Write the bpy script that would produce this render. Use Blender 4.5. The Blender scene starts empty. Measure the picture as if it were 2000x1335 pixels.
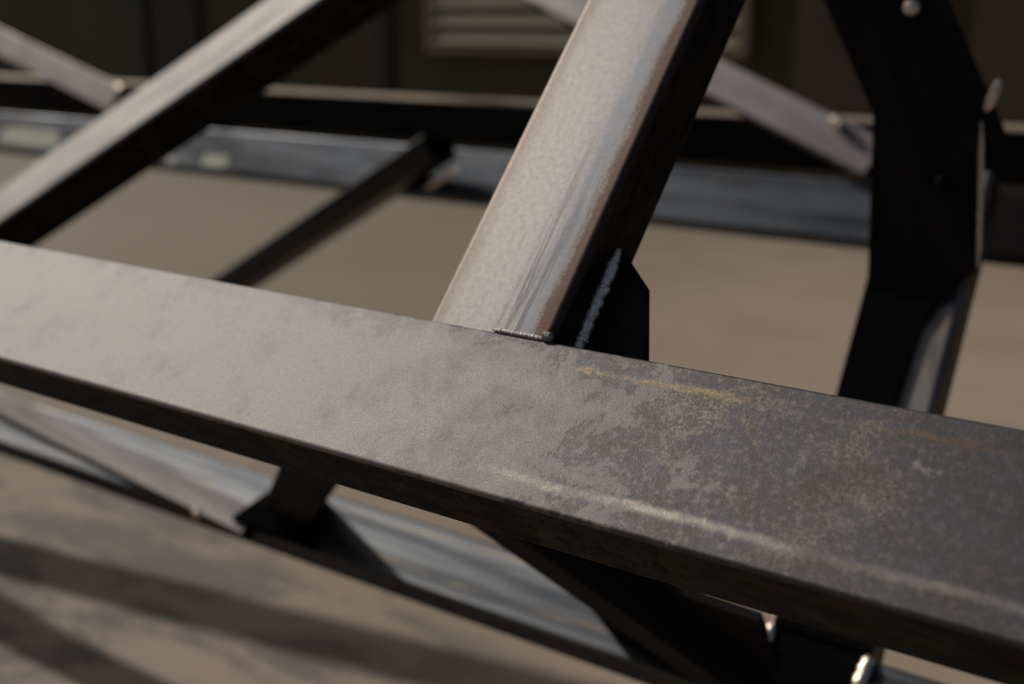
import bpy, math, random
from mathutils import Vector, Matrix
random.seed(4)
S = bpy.context.scene
C = S.collection
V = Vector

# ------------------------------------------------------------------ camera, world, sun, exposure
fwd = V((-0.5695, 0.7805, -0.2579)).normalized()
rgt = V((0.8078, 0.5895, 0.0)).normalized()
upv = rgt.cross(fwd).normalized()
cam = bpy.data.cameras.new('camera')
camo = bpy.data.objects.new('camera', cam)
C.objects.link(camo)
camo.matrix_world = Matrix.Translation((0, 0, 1.0)) @ Matrix((rgt, upv, -fwd)).transposed().to_4x4()
cam.sensor_width = 36.0
cam.lens = 43.2
cam.clip_start = 0.02
cam.dof.use_dof = True
cam.dof.focus_distance = 0.74
cam.dof.aperture_fstop = 4.0
cam.dof.aperture_blades = 9
S.camera = camo

world = bpy.data.worlds.new('sky')
S.world = world
world.use_nodes = True
wn = world.node_tree
SUN = V((-0.77, 0.045, 0.64)).normalized()
sky = wn.nodes.new('ShaderNodeTexSky')
sky.sky_type = 'NISHITA'
sky.sun_disc = False
sky.sun_elevation = math.asin(SUN.z)
sky.sun_rotation = math.atan2(SUN.x, SUN.y)
sky.air_density = 1.0
sky.dust_density = 6.0
wn.links.new(sky.outputs[0], wn.nodes['Background'].inputs['Color'])
wn.nodes['Background'].inputs['Strength'].default_value = 0.046

sun = bpy.data.lights.new('sun', 'SUN')
sun.energy = 2.8
sun.angle = math.radians(2.5)
sun.color = (1.0, 0.94, 0.87)
suno = bpy.data.objects.new('sun', sun)
C.objects.link(suno)
suno.rotation_euler = SUN.to_track_quat('Z', 'Y').to_euler()
suno.location = (-4, 1, 4)

S.view_settings.view_transform = 'Standard'
S.view_settings.look = 'None'
S.view_settings.gamma = 1
S.view_settings.use_curve_mapping = False
S.view_settings.exposure = 0.0


# ------------------------------------------------------------------ materials
class NT:
    def __init__(s, name):
        s.m = bpy.data.materials.new(name)
        s.m.use_nodes = True
        s.t = s.m.node_tree
        s.b = s.t.nodes['Principled BSDF']
        s.tc = s.t.nodes.new('ShaderNodeTexCoord').outputs['Object']

    def val(s, sock, v):
        if isinstance(v, bpy.types.NodeSocket):
            s.t.links.new(v, sock)
        else:
            sock.default_value = v

    def noise(s, vec, scale, detail=4, rough=.6, dist=0):
        n = s.t.nodes.new('ShaderNodeTexNoise')
        s.t.links.new(vec, n.inputs['Vector'])
        n.inputs['Scale'].default_value = scale
        n.inputs['Detail'].default_value = detail
        n.inputs['Roughness'].default_value = rough
        n.inputs['Distortion'].default_value = dist
        return n.outputs['Fac']

    def math(s, op, a, b=0.0, c=0.0, clamp=False):
        n = s.t.nodes.new('ShaderNodeMath')
        n.operation = op
        n.use_clamp = clamp
        for i, q in enumerate((a, b, c)):
            s.val(n.inputs[i], q)
        return n.outputs[0]

    def rng(s, v, a, b, c=0.0, d=1.0, smooth=True):
        n = s.t.nodes.new('ShaderNodeMapRange')
        if smooth:
            n.interpolation_type = 'SMOOTHSTEP'
        s.val(n.inputs[0], v)
        for i, q in enumerate((a, b, c, d)):
            s.val(n.inputs[i + 1], q)
        return n.outputs[0]

    def mix(s, f, a, b, mode='MIX'):
        n = s.t.nodes.new('ShaderNodeMix')
        n.data_type = 'RGBA'
        n.blend_type = mode
        s.val(n.inputs[0], f)
        for i, q in ((6, a), (7, b)):
            s.val(n.inputs[i], q if isinstance(q, bpy.types.NodeSocket) else (*q, 1))
        return n.outputs[2]

    def xyz(s, vec):
        n = s.t.nodes.new('ShaderNodeSeparateXYZ')
        s.t.links.new(vec, n.inputs[0])
        return n.outputs

    def mapping(s, vec, scale=(1, 1, 1), loc=(0, 0, 0)):
        n = s.t.nodes.new('ShaderNodeMapping')
        s.t.links.new(vec, n.inputs[0])
        n.inputs['Scale'].default_value = scale
        n.inputs['Location'].default_value = loc
        return n.outputs[0]

    def ramp(s, f, stops):
        n = s.t.nodes.new('ShaderNodeValToRGB')
        s.t.links.new(f, n.inputs[0])
        e = n.color_ramp.elements
        while len(e) < len(stops):
            e.new(0.5)
        for i, (p, c) in enumerate(stops):
            e[i].position = p
            e[i].color = (*c, 1)
        return n.outputs[0]

    def bump(s, h, strength=.3, dist=.001):
        n = s.t.nodes.new('ShaderNodeBump')
        n.inputs['Strength'].default_value = strength
        n.inputs['Distance'].default_value = dist
        s.t.links.new(h, n.inputs['Height'])
        s.t.links.new(n.outputs[0], s.b.inputs['Normal'])

    def rand_coord(s):
        """object coordinates shifted by the object's own random number, so alike tubes wear differently"""
        oi = s.t.nodes.new('ShaderNodeObjectInfo').outputs['Random']
        n = s.t.nodes.new('ShaderNodeVectorMath')
        n.operation = 'ADD'
        s.t.links.new(s.tc, n.inputs[0])
        s.t.links.new(s.math('MULTIPLY', oi, 37.0), n.inputs[1])
        return n.outputs[0]

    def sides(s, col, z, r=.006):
        """near-black shade painted into the colour of the sides of a tube, with rust flecks (local z below the outer face)"""
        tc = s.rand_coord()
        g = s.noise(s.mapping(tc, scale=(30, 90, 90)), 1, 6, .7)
        k = s.mix(s.rng(g, .42, .66), (.009, .008, .0065), (.038, .033, .026))  # near-black tones paint the shade on the side faces
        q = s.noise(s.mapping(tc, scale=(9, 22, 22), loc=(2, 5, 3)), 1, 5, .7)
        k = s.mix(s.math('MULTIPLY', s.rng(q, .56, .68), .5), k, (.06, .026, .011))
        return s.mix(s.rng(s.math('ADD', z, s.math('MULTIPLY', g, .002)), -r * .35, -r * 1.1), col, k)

    def out(s, color, rough, metal, spec=.5):
        s.val(s.b.inputs['Base Color'], color if isinstance(color, bpy.types.NodeSocket) else (*color, 1))
        s.val(s.b.inputs['Roughness'], rough)
        s.val(s.b.inputs['Metallic'], metal)
        s.b.inputs['Specular IOR Level'].default_value = spec
        return s.m


def mat_beam():
    n = NT('steel_blasted_mill_scale')
    tc = n.tc
    x, y, z = n.xyz(tc)
    grain = n.noise(tc, 800, 3, .8)
    fine = n.noise(tc, 260, 5, .75)
    # mill scale left in patches, more of it towards the right end of the tube
    big = n.noise(tc, 24, 10, .70, .35)
    mid = n.noise(n.mapping(tc, loc=(3, 1, 7)), 75, 9, .74, .5)
    bias = n.rng(x, .36, .86, -.17, .13)
    back = n.rng(y, .026, .060, 0, .075)
    m = n.math('ADD', n.math('ADD', n.math('MULTIPLY', big, .74), n.math('MULTIPLY', mid, .26)), n.math('ADD', bias, back))
    scale = n.rng(m, .495, .522)
    soft = n.rng(m, .33, .52)
    bare = n.mix(fine, (.20, .188, .179), (.385, .366, .347))
    bare = n.mix(n.math('MULTIPLY', soft, .55), bare, (.165, .16, .157))
    tone = n.noise(n.mapping(tc, loc=(9, 2, 4)), 34, 6, .7)
    scol = n.mix(n.rng(tone, .38, .62), (.066, .061, .058), (.072, .070, .083))
    scol = n.mix(n.math('MULTIPLY', n.rng(n.noise(n.mapping(tc, loc=(6, 6, 1)), 160, 7, .78), .50, .60), n.rng(x, .98, .74, .12, .5)), scol, (.19, .176, .16))
    col = n.mix(scale, bare, scol)
    # tan speckle in the worn zones
    tz = n.noise(n.mapping(tc, loc=(1, 8, 2)), 17, 6, .7)
    tan = n.math('MULTIPLY', n.rng(tz, .50, .64), n.rng(x, .50, .72))
    tan = n.math('MULTIPLY', tan, n.rng(n.noise(tc, 420, 5, .75), .44, .62))
    col = n.mix(n.math('MULTIPLY', tan, .7), col, (.27, .22, .16))
    # seam line that runs along the tube near its front edge, and a rusty one near the rear edge
    wob = n.math('MULTIPLY', n.math('SUBTRACT', n.noise(n.mapping(tc, scale=(9, 0, 0)), 1, 3), .5), .010)
    rag = n.math('MULTIPLY', n.math('SUBTRACT', n.noise(tc, 150, 5, .75), .5), .008)
    dy = n.math('ABSOLUTE', n.math('ADD', n.math('ADD', n.math('ADD', y, .0425), wob), rag))
    seam = n.math('MULTIPLY', n.rng(dy, .0002, .0050, 1, 0), n.rng(x, .565, .60))
    seam = n.math('MULTIPLY', seam, n.rng(n.noise(n.mapping(tc, scale=(.4, .3, 1)), 30, 4, .7), .30, .62))
    col = n.mix(n.math('MULTIPLY', seam, n.rng(x, .68, .80, .85, .40)), col, (.40, .37, .32))
    ry = n.math('ABSOLUTE', n.math('ADD', n.math('ADD', n.math('SUBTRACT', y, .043), wob), n.math('MULTIPLY', rag, 1.3)))
    rust = n.math('MULTIPLY', n.rng(ry, .0002, .0042, 1, 0), n.rng(x, .54, .62))
    rust = n.math('MULTIPLY', rust, n.rng(n.noise(n.mapping(tc, scale=(.35, 1, 1)), 60, 7, .8), .44, .60))
    col = n.mix(n.math('MULTIPLY', rust, .75), col, n.mix(n.rng(x, .70, .85), (.30, .23, .13), (.16, .085, .05)))
    col = n.mix(n.math('MULTIPLY', n.rng(grain, .42, .58), .42), col, (.115, .108, .10))
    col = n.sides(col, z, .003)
    n.bump(n.math('ADD', n.math('MULTIPLY', grain, .6), n.math('MULTIPLY', fine, .5)), .55, .0006)
    r = n.math('ADD', n.rng(scale, 0, 1, .72, .58), n.math('MULTIPLY', n.math('SUBTRACT', fine, .5), .2))
    return n.out(col, r, .93)


def mat_column():
    n = NT('steel_brushed_rust_edges')
    tc = n.tc
    x, y, z = n.xyz(tc)
    fine = n.noise(tc, 240, 5, .75)
    grain = n.noise(tc, 1300, 2, .7)
    lon = n.noise(n.mapping(tc, scale=(14, 60, 60)), 1, 6, .7)
    w = n.math('ADD', n.math('DIVIDE', y, .102), .5)                       # 0 right edge .. 1 left edge
    w = n.math('ADD', w, n.math('MULTIPLY', n.math('SUBTRACT', lon, .5), .20))
    w = n.math('ADD', w, n.math('MULTIPLY', n.math('SUBTRACT', n.noise(tc, 420, 4, .7), .5), .13))
    col = n.ramp(w, [(.0, (.062, .038, .028)), (.12, (.078, .052, .041)), (.145, (.14, .122, .11)), (.18, (.165, .168, .18)),
                     (.27, (.17, .177, .195)), (.34, (.235, .228, .222)), (.55, (.265, .25, .236)), (.82, (.255, .24, .226)),
                     (.92, (.20, .175, .155)), (1.0, (.165, .14, .12))])
    col = n.mix(n.math('MULTIPLY', n.rng(fine, .4, .7), .22), col, (.17, .165, .16))
    st = n.noise(n.mapping(tc, scale=(5, 120, 60), loc=(4, 0, 1)), 1, 5, .7)
    near = n.math('MULTIPLY', n.rng(st, .47, .55), n.rng(x, -.14, -.33))
    near = n.math('MULTIPLY', near, n.rng(w, .10, .22))
    near = n.math('MULTIPLY', near, n.rng(w, .48, .38))
    col = n.mix(n.math('MULTIPLY', near, .85), col, (.105, .103, .105))
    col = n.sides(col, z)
    n.bump(n.math('ADD', n.math('MULTIPLY', grain, .5), n.math('MULTIPLY', fine, .5)), .25, .0005)
    return n.out(col, n.math('ADD', .62, n.math('MULTIPLY', n.math('SUBTRACT', fine, .5), .2)), .93)


def mat_steel(name, bare, scale, lo, hi, rough, stretch=(6, 30, 30), rust=.35, rustcol=(.30, .15, .05), metal=.92, sides=True, spec=.5):
    n = NT(name)
    tc = n.rand_coord()
    fine = n.noise(tc, 200, 4, .7)
    big = n.noise(n.mapping(tc, scale=stretch), 1, 6, .65, .3)
    col = n.mix(n.rng(big, lo, hi), bare, scale)
    col = n.mix(n.math('MULTIPLY', n.rng(fine, .4, .7), .3), col, tuple(c * .55 for c in bare))
    rz = n.noise(n.mapping(tc, scale=tuple(q * 1.7 for q in stretch), loc=(5, 3, 1)), 1, 6, .7)
    col = n.mix(n.math('MULTIPLY', n.rng(rz, .55, .66), rust), col, rustcol)
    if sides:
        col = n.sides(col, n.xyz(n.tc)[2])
    n.bump(fine, .2, .0006)
    return n.out(col, n.math('ADD', rough, n.math('MULTIPLY', n.math('SUBTRACT', big, .5), .25)), metal, spec)


M = {}
M['beam'] = mat_beam()
M['column'] = mat_column()
M['bare'] = mat_steel('steel_bare_grey', (.30, .283, .268), (.27, .252, .24), .45, .65, .74, rust=.10)
M['dark'] = mat_steel('steel_dark_scale', (.012, .011, .010), (.006, .0057, .0055), .40, .60, .65, rust=.5, rustcol=(.022, .010, .005), metal=.0, sides=False, spec=.06)
M['rail'] = mat_steel('steel_blue_scale', (.080, .086, .092), (.032, .037, .044), .38, .60, .56, stretch=(2.0, 55, 55), rust=.6, rustcol=(.19, .145, .09))
M['flatbar'] = mat_steel('steel_purple_scale', (.090, .083, .081), (.062, .058, .060), .36, .62, .60, stretch=(3, 30, 30), rust=.3, rustcol=(.14, .10, .07))
M['bluerail'] = mat_steel('steel_deep_blue_scale', (.095, .108, .124), (.032, .038, .047), .42, .60, .50, stretch=(3, 26, 26), rust=.4, rustcol=(.20, .165, .125), sides=False)
M['greybar'] = mat_steel('steel_grey_flat', (.22, .205, .203), (.165, .152, .158), .40, .60, .55, rust=.1)
M['ktube'] = mat_steel('steel_grey_scale', (.20, .19, .18), (.11, .105, .10), .42, .6, .5, rust=.2)


def mat_weld():
    n = NT('weld_metal')
    f = n.noise(n.tc, 420, 4, .7)
    n.bump(n.noise(n.tc, 300, 3, .6), .6, .002)
    return n.out(n.mix(n.rng(f, .35, .65), (.60, .50, .41), (1.0, .87, .73)), .34, 1.0)


M['weld'] = mat_weld()
M['black'] = mat_steel('steel_shade_black', (.005, .005, .005), (.004, .004, .004), .4, .6, .7, rust=0, metal=0, sides=False, spec=.0)  # black that paints in shade on the knee tube and the feet
M['brace'] = mat_steel('steel_black_gloss_scale', (.050, .048, .046), (.030, .029, .028), .4, .6, .42, rust=.2, rustcol=(.06, .03, .015), metal=.9, sides=False)
M['sunlit_edge'] = mat_steel('steel_sunlit_tan_edge', (.34, .28, .22), (.26, .20, .15), .4, .6, .6, rust=.8, rustcol=(.42, .24, .07), metal=.6, sides=False)  # bright tan paints in the sunlit upper edge of the rear rail


def mat_plain(name, col, col2, scale, rough=.7, metal=0.0, stretch=(1, 1, 1)):
    n = NT(name)
    f = n.noise(n.mapping(n.tc, scale=stretch), scale, 5, .6)
    n.bump(n.noise(n.tc, scale * 12, 3, .6), .2, .003)
    return n.out(n.mix(n.rng(f, .35, .65), col, col2), rough, metal)


M['dullweld'] = mat_plain('dull_weld_metal', (.30, .285, .27), (.46, .44, .42), 300, .65, .7)
M['wall'] = mat_plain('brown_wall_paint', (.042, .030, .009), (.056, .040, .014), 1.3)
M['pilaster'] = mat_plain('tan_wall_paint', (.072, .053, .033), (.088, .066, .043), 1.5)
M['door'] = mat_plain('black_door_paint', (.012, .011, .008), (.020, .018, .012), 2)
M['green'] = mat_plain('olive_paint', (.030, .033, .015), (.042, .045, .021), 2)
M['vent'] = mat_plain('cream_vent_paint', (.82, .73, .47), (.88, .79, .53), 4)
M['ventframe'] = mat_plain('aged_cream_frame_paint', (.26, .22, .13), (.31, .26, .16), 4)
M['ventback'] = mat_plain('vent_shadow_liner', (.03, .025, .014), (.036, .03, .018), 4)
M['mark'] = mat_plain('pale_green_patch', (.42, .44, .33), (.50, .50, .38), 9)


def mat_ground():
    n = NT('dusty_concrete')
    tc = n.mapping(n.tc, loc=(-4, .65, 0))
    a = n.noise(tc, .9, 6, .6, .3)
    b = n.noise(n.mapping(tc, loc=(4, 2, 0)), 7, 7, .7)
    c = n.noise(tc, 90, 4, .7)
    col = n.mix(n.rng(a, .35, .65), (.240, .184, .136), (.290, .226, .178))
    col = n.mix(n.rng(n.math('ADD', n.xyz(tc)[0], n.math('MULTIPLY', a, 1.5)), -3.0, .3, .75, 0), col, (.135, .108, .070))  # olive tone that also paints in the shade towards far left
    col = n.mix(n.math('MULTIPLY', n.rng(b, .52, .68), .45), col, (.19, .15, .115))
    # broken ground shadow painted in as a dark streaky area under the frame
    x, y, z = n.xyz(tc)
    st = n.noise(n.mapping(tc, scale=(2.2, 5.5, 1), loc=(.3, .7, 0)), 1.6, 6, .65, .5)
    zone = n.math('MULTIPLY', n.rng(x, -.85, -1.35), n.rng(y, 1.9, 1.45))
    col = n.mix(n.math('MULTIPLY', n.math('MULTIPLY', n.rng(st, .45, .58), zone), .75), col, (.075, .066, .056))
    col = n.mix(n.math('MULTIPLY', n.rng(c, .4, .7), .25), col, (.16, .13, .10))
    n.bump(c, .25, .004)
    return n.out(col, .85, 0)


M['ground'] = mat_ground()


# ------------------------------------------------------------------ mesh helpers
def link(name, verts, faces, mat, parent=None, mw=None, smooth=False):
    me = bpy.data.meshes.new(name)
    me.from_pydata([tuple(v) for v in verts], [], faces)
    me.validate()
    me.materials.append(mat)
    if smooth:
        for p in me.polygons:
            p.use_smooth = True
    o = bpy.data.objects.new(name, me)
    C.objects.link(o)
    mw = mw or Matrix.Identity(4)
    o['mw'] = [c for r in mw for c in r]
    if parent is not None:
        pm = MW[parent.name]
        o.parent = parent
        o.matrix_local = pm.inverted() @ mw
    else:
        o.matrix_world = mw
    MW[o.name] = mw
    del o['mw']
    return o


MW = {}


def thing(name, loc, label, cat):
    o = bpy.data.objects.new(name, None)
    C.objects.link(o)
    o.location = loc
    o.empty_display_size = .1
    o['label'] = label
    o['category'] = cat
    MW[o.name] = Matrix.Translation(loc)
    return o


def section(W, D, r, seg=5):
    """rounded rectangle in the local yz plane; the outer face lies at z = 0, the tube reaches down to z = -D"""
    pts = []
    for cy, cz, a0 in ((W / 2 - r, -r, 0), (-W / 2 + r, -r, 90), (-W / 2 + r, -D + r, 180), (W / 2 - r, -D + r, 270)):
        for i in range(seg + 1):
            a = math.radians(a0 + 90 * i / seg)
            pts.append((cy + r * math.cos(a), cz + r * math.sin(a)))
    return pts


def frame_of(A, B, n):
    A, B, n = V(A), V(B), V(n)
    x = (B - A).normalized()
    n = (n - x * n.dot(x)).normalized()
    y = n.cross(x).normalized()
    return Matrix.Translation((A + B) / 2) @ Matrix((x, y, n)).transposed().to_4x4(), (B - A).length


def tube(name, A, B, n, W, D, mat, parent, r=.006, wall=.005, label=None):
    """hollow rolled steel tube; A-B is the centre line of its outer face, n that face's normal"""
    mw, L = frame_of(A, B, n)
    o = section(W, D, r)
    k = len(o)
    cz = -D / 2
    sy, sz = (W - 2 * wall) / W, (D - 2 * wall) / D
    inn = [(y * sy, cz + (z - cz) * sz) for y, z in o]
    verts = []
    for x in (-L / 2, L / 2):
        verts += [(x, y, z) for y, z in o] + [(x, y, z) for y, z in inn]
    f = []
    for i in range(k):
        j = (i + 1) % k
        f.append((i, j, 2 * k + j, 2 * k + i)[::-1])                         # outside
        f.append((k + i, k + j, 3 * k + j, 3 * k + i))                       # inside
        f.append((i, j, k + j, k + i))                                       # rim
        f.append((2 * k + i, 2 * k + j, 3 * k + j, 3 * k + i)[::-1])
    ob = link(name, verts, f, mat, parent, mw, smooth=True)
    md = ob.modifiers.new('weighted', 'WEIGHTED_NORMAL')
    md.weight = 100
    ob.data.set_sharp_from_angle(angle=math.radians(50))
    if label:
        ob['label'] = label
    return ob


def plate(name, pts, n, thick, mat, parent, label=None, bevel=.0012):
    """flat cut plate: polygon pts (world), thickness thick behind the face with normal n, edges chamfered"""
    n = V(n).normalized()
    P = [V(p) for p in pts]
    c = sum(P, V()) / len(P)
    x = (P[1] - P[0])
    x = (x - n * x.dot(n)).normalized()
    y = n.cross(x)
    mw = Matrix.Translation(c) @ Matrix((x, y, n)).transposed().to_4x4()
    q = [((p - c).dot(x), (p - c).dot(y)) for p in P]
    area = sum(q[i][0] * q[(i + 1) % len(q)][1] - q[(i + 1) % len(q)][0] * q[i][1] for i in range(len(q)))
    if area < 0:
        q.reverse()
    k = len(q)
    R = max(math.hypot(*p) for p in q)
    s = 1 - bevel / R
    rings = [(s, 0), (1, -bevel), (1, -thick + bevel), (s, -thick)]
    verts = [(p[0] * a, p[1] * a, z) for a, z in rings for p in q]
    f = [tuple(range(k)), tuple(range(3 * k, 4 * k))[::-1]]
    for r_ in range(3):
        for i in range(k):
            j = (i + 1) % k
            f.append((r_ * k + i, (r_ + 1) * k + i, (r_ + 1) * k + j, r_ * k + j))
    ob = link(name, verts, f, mat, parent, mw)
    if label:
        ob['label'] = label
    return ob


def weld(A, B, r, parent, steps=None, name='weld_bead', label=None, m='weld'):
    """rippled weld bead from A to B"""
    A, B = V(A), V(B)
    L = (B - A).length
    x = (B - A).normalized()
    y = x.orthogonal().normalized()
    z = x.cross(y)
    N = steps or max(12, int(L / (r * .28)))
    K = 10
    verts = []
    for i in range(N + 1):
        t = i / N
        rip = 1 + .06 * math.sin(t * L / r * 3.6) + random.uniform(-.09, .09)
        end = min(1, .35 + 4 * t, .35 + 4 * (1 - t))
        c = A - (A + B) / 2 + x * L * t + y * random.uniform(-.1, .1) * r + z * random.uniform(-.1, .1) * r
        for k in range(K):
            a = 2 * math.pi * k / K
            verts.append(c + (y * math.cos(a) + z * math.sin(a)) * r * rip * end)
    f = [tuple(range(K))[::-1], tuple(range(N * K, (N + 1) * K))]
    for i in range(N):
        for k in range(K):
            l = (k + 1) % K
            f.append((i * K + k, i * K + l, (i + 1) * K + l, (i + 1) * K + k))
    ob = link(name, verts, f, M[m], parent, Matrix.Translation((A + B) / 2), smooth=True)
    if label:
        ob['label'] = label
    return ob


def box(name, lo, hi, mat, parent=None, bevel=0.0, structure=False):
    lo, hi = V(lo), V(hi)
    c = (lo + hi) / 2
    h = (hi - lo) / 2
    vs = [(sx * h.x, sy * h.y, sz * h.z) for sx in (-1, 1) for sy in (-1, 1) for sz in (-1, 1)]
    f = [(0, 1, 3, 2), (4, 6, 7, 5), (0, 4, 5, 1), (2, 3, 7, 6), (0, 2, 6, 4), (1, 5, 7, 3)]
    o = link(name, vs, f, mat, parent, Matrix.Translation(c))
    if bevel:
        b = o.modifiers.new('bevel', 'BEVEL')
        b.width = bevel
        b.segments = 2
    if structure:
        o['kind'] = 'structure'
    return o


def nv(deg):
    a = math.radians(deg)
    return V((0, -math.cos(a), math.sin(a)))


def tv(deg):
    a = math.radians(deg)
    return V((0, math.sin(a), math.cos(a)))


# ------------------------------------------------------------------ the setting: yard floor and the wall behind
WY = 6.0
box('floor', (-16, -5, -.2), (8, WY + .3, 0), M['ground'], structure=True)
box('wall_back', (-16, WY, 0), (8, WY + .3, 3.4), M['wall'], structure=True)
box('trim_1', (-2.58, WY - .07, 0), (-2.02, WY, 3.4), M['pilaster'], bevel=.01, structure=True)
box('trim_2', (-1.72, WY - .07, 0), (-.9, WY, 3.4), M['pilaster'], bevel=.01, structure=True)
box('trim_3', (-5.42, WY - .03, 0), (-5.30, WY, 3.4), M['door'], bevel=.01, structure=True)
box('trim_4', (-8.02, WY - .05, 0), (-7.70, WY, 3.4), M['green'], bevel=.01, structure=True)
box('door_1', (-7.63, WY - .04, 0), (-7.12, WY, 2.3), M['door'], bevel=.006, structure=True)

vent = thing('louvre_vent', (-3.89, WY, .78), 'cream slatted louvre vent set in the dark brown wall', 'vent')
x0, x1, z0, z1 = -4.98, -2.84, .775, 1.95
box('backing', (x0 + .04, WY - .012, z0 + .04), (x1 - .04, WY, z1 - .04), M['ventback'], vent)
for a, b, c, d in ((x0, x0 + .05, z0, z1), (x1 - .05, x1, z0, z1), (x0 + .05, x1 - .05, z0, z0 + .035), (x0 + .05, x1 - .05, z1 - .05, z1)):
    box('frame', (a, WY - .075, c), (b, WY - .012, d), M['ventframe'], vent, bevel=.004)
sl = None
zc = z0 + .075
while zc < z1 - .09:
    vs = [(-1.02, -.052, -.020), (1.02, -.052, -.020), (1.02, -.052, -.006), (1.02, 0, .045), (-1.02, 0, .045), (-1.02, -.052, -.006),
          (1.02, 0, .033), (-1.02, 0, .033)]
    if sl is None:
        sl = link('slat', vs, [(0, 1, 2, 5), (5, 2, 3, 4), (0, 7, 6, 1), (1, 6, 3, 2), (0, 5, 4, 7), (7, 4, 3, 6)], M['vent'], vent,
                  Matrix.Translation((-3.91, WY - .014, zc)))
    else:
        o = sl.copy()
        C.objects.link(o)
        o.parent = vent
        o.matrix_local = MW[vent.name].inverted() @ Matrix.Translation((-3.91, WY - .014, zc))
    zc += .105

# ------------------------------------------------------------------ the frame in front
ff = thing('welded_steel_frame', (-.9, 1.03, 0),
           'large bare steel tube frame in front, its near beam pale grey and blotchy', 'metal frame')
n55, t55, n42, t42 = nv(55), tv(55), nv(42), tv(42)
Bk = V((0, .633, .7964))                       # rear upper edge of the near beam
bc = Bk - t55 * .06
beam = tube('beam', V((-2.6, 0, 0)) + bc, V((.6, 0, 0)) + bc, n55, .12, .045, M['beam'], ff, r=.003,
            label='near square-edged beam, bright grey at left turning to blotchy dark mill scale at right')
# column: stands on the rear edge of the beam
ca = V((-.483, 0, 0)) + Bk - n42 * .001
col = tube('column', ca - t42 * .022, ca + t42 * .74, n42, .102, .056, M['column'], ff, r=.006,
           label='grey column with a bluish streak and rust along its right edge')
weld(V((-.478, Bk.y + .0003, Bk.z + .0006)), V((-.434, Bk.y + .0003, Bk.z + .0002)), .0019, col, m='dullweld', label='dull grey weld bead at the column foot')
weld(V((-.437, Bk.y + .001, Bk.z + .002)), V((-.431, Bk.y + .001, Bk.z + .002)), .0034, col, m='dullweld')
# gusset beside the column foot
g0 = Bk - n42 * .031
gp = lambda X, s: V((X, 0, 0)) + g0 + t42 * s
gus = plate('gusset_plate', [gp(-.434, -.006), gp(-.434, .093), gp(-.424, .087), gp(-.402, .068), gp(-.375, .001), gp(-.374, -.006)], n42, .010,
            M['dark'], ff, label='small black gusset plate between column and beam')
weld(gp(-.4285, -.004) + n42 * .002, gp(-.4300, .090) + n42 * .003, .0056, gus, label='shiny rippled weld bead')

# lower rail of the frame
Lb = V((0, 1.0647, .4001))
lc = Lb - t55 * .0425
low = tube('rail', V((-3.1, 0, 0)) + lc, V((.6, 0, 0)) + lc, n55, .085, .046, M['rail'], ff, r=.006,
           label='lower rail with a bluish grey face under the near beam')
wnm = V((0, -.735, -.678))
# strut from behind the beam down to the lower rail
d = V((-.689, .4915, -.533)).normalized()
u = d.cross(wnm).normalized()
u = u if u.x > 0 else -u
sa = V((-.9423, .8737, .5184)) + u * .0325
sa += n55 * .014
strut = tube('strut', sa - d * .30, sa + d * .26, wnm, .065, .05, M['dark'], ff, r=.005, label='short dark strut below the beam')
# diagonal going down to the right
d2 = V((.46, .602, -.652)).normalized()
u2 = d2.cross(wnm).normalized()
u2 = u2 if u2.x > 0 else -u2
ra = V((-.6095, .7751, .5718)) + u2 * .026
rdg = tube('diagonal_tube', ra - d2 * .22, ra + d2 * .33, wnm, .052, .062, M['dark'], ff, r=.005, label='dark diagonal tube below the beam')
# flat bar coming down onto the lower rail at the left
fa, fb = V((-1.7803, 1.0394, .3955)), V((-1.15, .997, .3625))
fd = (fb - fa).normalized()
bar = tube('flat_bar', fa - fd * .7, fb, nv(52), .040, .022, M['flatbar'], ff, r=.003, wall=.004, label='slim bar lying slantwise on the lower rail')
weld(V((-1.248, .988, .355)), V((-1.238, .987, .354)), .006, bar, label='bright weld spot')
fs = lambda X, q: V((X, 0, 0)) + Lb + t55 * q + n55 * .016
plate('foot_or_shade_plate', [fs(-1.150, -.034), fs(-1.06, -.026), fs(-1.04, -.083), fs(-1.175, -.083)], n55, .016, M['black'], ff, label='dark patch for the shade at the strut foot')  # black plate put in for the shade around the strut foot
# dark corner plate at the foot of the right tube
plate('gusset_plate', [(-.60, .877, .515), (-.3913, .8918, .4987), (-.395, .915, .474), (-.4129, .9697, .4142), (-.4587, 1.0704, .305), (-.62, 1.09, .283)],
      wnm, .010, M['dark'], ff, label='wide black corner plate under the beam')
# right-hand knee: lower tube, upper tube, joint plate
n40, t40 = nv(40), tv(40)
kt = V((-.399, 1.0647, .4001))
kd = V((-.045, .642, .766)).normalized()
klo = tube('knee_tube', kt - kd * .06, kt + kd * .56, n40, .10, .05, M['ktube'], ff, r=.008, label='grey lower tube of the knee at right')
fp = lambda X, q: V((X, 0, 0)) + Lb + t55 * q + n55 * .004
plate('foot_or_shade_plate', [fp(-.450, .004), fp(-.350, .004), fp(-.350, -.083), fp(-.450, -.083)], n55, .005, M['black'], ff, label='black shade patch at the knee foot on the lower rail')  # black plate added to paint the knee foot in shade
weld(kt + kd * .07 + V((-.050, 0, 0)) + n40 * .003, kt + V((-.050, 0, 0)) + n40 * .003, .005, klo)
weld(fp(-.450, .004), fp(-.450, -.06), .007, klo, label='silvery weld bead at the knee foot')
weld(fp(-.349, .0), fp(-.349, -.04), .007, klo)
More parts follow.
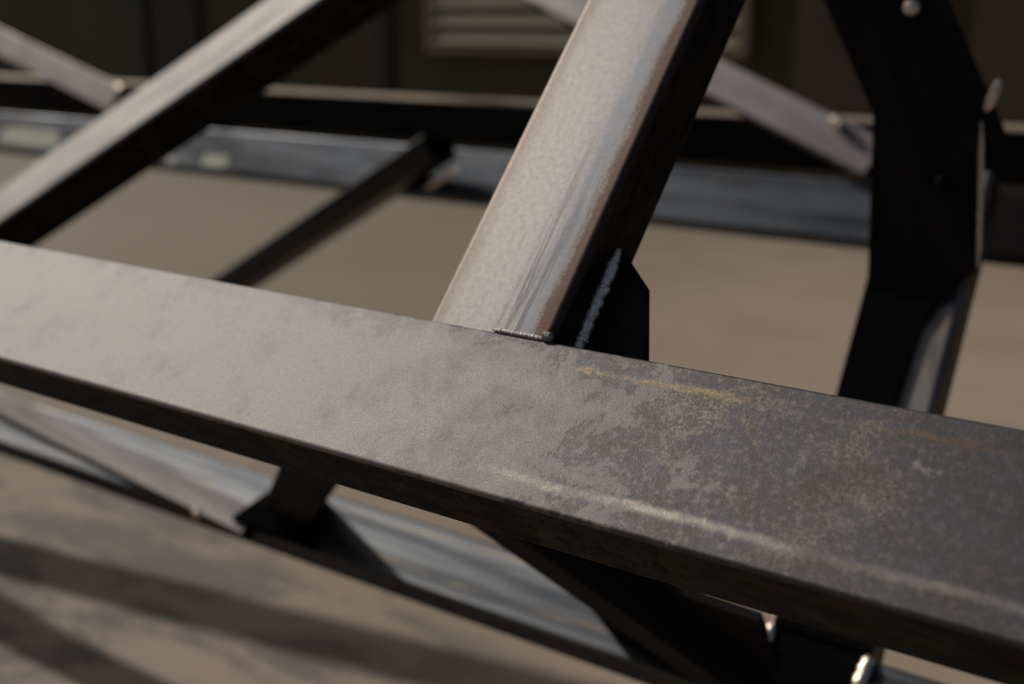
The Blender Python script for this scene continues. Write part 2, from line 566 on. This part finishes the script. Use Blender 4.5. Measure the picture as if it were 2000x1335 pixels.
plate('shade_strip', [V(p) + n40 * .007 for p in ((-.449, 1.066, .402), (-.350, 1.066, .402), (-.352, 1.10, .442), (-.400, 1.13, .478), (-.4012, 1.2306, .5977), (-.3992, 1.2944, .6738),
                      (-.378, 1.336, .7234), (-.473, 1.336, .7234))], n40, .006, M['black'], ff, label='black strip painting the shade on the lower knee tube')  # dark strip stands in for the shadow across the tube face
ka = V((-.4255, 1.32, .8965))
kdir = V((-.47, 0, .882)).normalized()
kup = tube('knee_tube', ka - kdir * .06, ka + kdir * .75, (0, -1, 0), .097, .085, M['dark'], ff, r=.006, label='black upper tube of the knee at right')
kpl = plate('joint_plate', [(-.65, 1.311, 1.217), (-.476, 1.311, .896), (-.468, 1.311, .707), (-.463, 1.311, .69), (-.43, 1.311, .668), (-.405, 1.311, .68),
                            (-.354, 1.311, .738), (-.367, 1.311, .898), (-.537, 1.311, 1.217)], (0, -1, 0), .008, M['dark'], ff,
            label='large black joint plate of the knee')
weld((-.3535, 1.318, .742), (-.3645, 1.318, .893), .0035, kpl)
weld((-.363, 1.322, .903), (-.353, 1.330, .935), .0055, kpl, label='silvery weld lump')


def bolt(c, parent, m='weld'):
    prof = [(.0, -.0060), (.0045, -.0056), (.0075, -.0040), (.0088, -.0015), (.0088, 0)]
    K = 16
    vs = [(0, prof[0][1], 0)]
    for r, y in prof[1:]:
        vs += [(r * math.cos(2 * math.pi * k / K), y, r * math.sin(2 * math.pi * k / K)) for k in range(K)]
    f = [(0, 1 + k, 1 + (k + 1) % K) for k in range(K)]
    for i in range(len(prof) - 2):
        for k in range(K):
            a, b = 1 + i * K + k, 1 + i * K + (k + 1) % K
            f.append((a, a + K, b + K, b))
    f.append(tuple(range(1 + (len(prof) - 2) * K, 1 + (len(prof) - 1) * K)))
    o = link('bolt', vs, f, M[m], parent, Matrix.Translation(c), smooth=True)
    o['label'] = 'domed bolt head'


bolt((-.4436, 1.311, 1.0062), kpl)
bolt((-.3961, 1.311, .8294), kpl, 'dark')
# long slanting tube at the upper left
nl = V((-.133, -.7544, .6428)).normalized()
l0, l1 = V((-2.1542, 1.3027, .652)), V((-1.5702, 1.5155, 1.0225))
ld = (l1 - l0).normalized()
tube('slanting_tube', l0 - ld * .55, l1 + ld * .9, nl, .110, .088, M['bare'], ff, r=.007, label='pale slanting tube with a black underside at upper left')
# legs under the lower rail
for X in (-2.75, .35):
    tube('leg', (X, 1.0, 0), (X, 1.0, .36), (0, -1, 0), .06, .06, M['dark'], ff)

# ------------------------------------------------------------------ the frame behind
rf = thing('rear_steel_frame', (-1.6, 2.2, 0), 'blurred dark steel frame of twin rails and slanting bars behind the near frame', 'metal frame')
n28, t28 = nv(28), tv(28)
rb = V((0, 2.2049, .7058))
rc = rb - t28 * .06
rl = tube('rail', V((-5.2, 0, 0)) + rc, V((-.70, 0, 0)) + rc, n28, .12, .05, M['bluerail'], rf, r=.009, label='bluish rail of the rear frame')
tube('rail', V((-.70, 0, 0)) + rc, V((1.2, 0, 0)) + rc, n28, .12, .05, M['dark'], rf, r=.009, label='black right end of the rear rail')
tube('rail', (-5.2, 2.50, .727), (1.2, 2.50, .727), (0, -1, 0), .104, .13, M['dark'], rf, r=.012, label='black upper rail of the rear frame')
box('lit_edge_strip', (-5.2, 2.500, .779), (1.2, 2.630, .785), M['sunlit_edge'], rf, bevel=.002)['label'] = 'tan strip painting the sunlit top of the black rail'  # strip added for the sunlit top line of the rail
for X in (-4.6, -2.9, -.4, .8):
    tube('spacer', (X, 2.24, .68), (X, 2.50, .70), (0, 0, 1), .05, .03, M['dark'], rf)
# slanting grey bars that come down onto the rails
gd = V((.926, -.177, -.333)).normalized()
gu = n28.cross(gd).normalized()
ga = V((-.8233, 2.188, .724)) + gu * .037
tube('grey_bar', ga - gd * 2.3, ga + gd * .02, n28, .075, .03, M['greybar'], rf, r=.004, label='grey bar running down to the right')
weld((-.885, 2.222, .812), (-.860, 2.217, .800), .011, rl)
ha = V((-3.0838, 2.1999, .7464))
hd = V((.970, -.113, -.213)).normalized()
hu = n28.cross(hd).normalized()
tube('grey_bar', ha + hu * .04 - hd * 1.6, ha + hu * .04 + hd * .06, n28, .082, .03, M['greybar'], rf, r=.004, label='grey bar at the far left')
weld((-3.01, 2.222, .800), (-2.985, 2.216, .790), .010, rl)
weld((-.565, 2.48, .785), (-.54, 2.48, .785), .010, rl)
# leg brace standing on the ground
bd = V((.87, 0, .4936)).normalized()
bm = V((-2.4765, 2.08, .3382)) + V((.4936, 0, -.87)) * .0315
bB = bm + bd * .82
bA = bm - bd * (bm.z / bd.z - .03)
br = tube('brace', bA, bB, (0, -1, 0), .063, .09, M['brace'], rf, r=.006, label='black brace slanting down from the rear rail')
weld((-1.7702, 2.098, .622), (-1.6747, 2.098, .674), .0055, br, label='bright weld bead')
box('foot_or_shade_plate', (bA.x - .10, 2.06, 0), (bA.x + .10, 2.19, .012), M['dark'], rf, bevel=.002)
box('foot_or_shade_plate', (.86, 2.10, 0), (1.06, 2.26, .012), M['dark'], rf, bevel=.002)
tube('leg', (.96, 2.15, .01), (.96, 2.15, .64), (0, -1, 0), .06, .06, M['dark'], rf)
# pale green patches on the bluish rail
for X, w, s, h in ((-3.39, .30, -.075, .055), (-2.715, .035, -.100, .022), (-2.545, .10, -.090, .034)):
    p = [V((X + sx * w / 2, 0, 0)) + rb + t28 * (s + sy * h / 2) + n28 * .0012 for sx, sy in ((-1, -.7), (-.85, -1), (.8, -1), (1, -.6), (.95, .8), (.7, 1), (-.9, .9))]
    plate('pale_patch', p, n28, .001, M['mark'], rl, label='pale green patch', bevel=.0003)
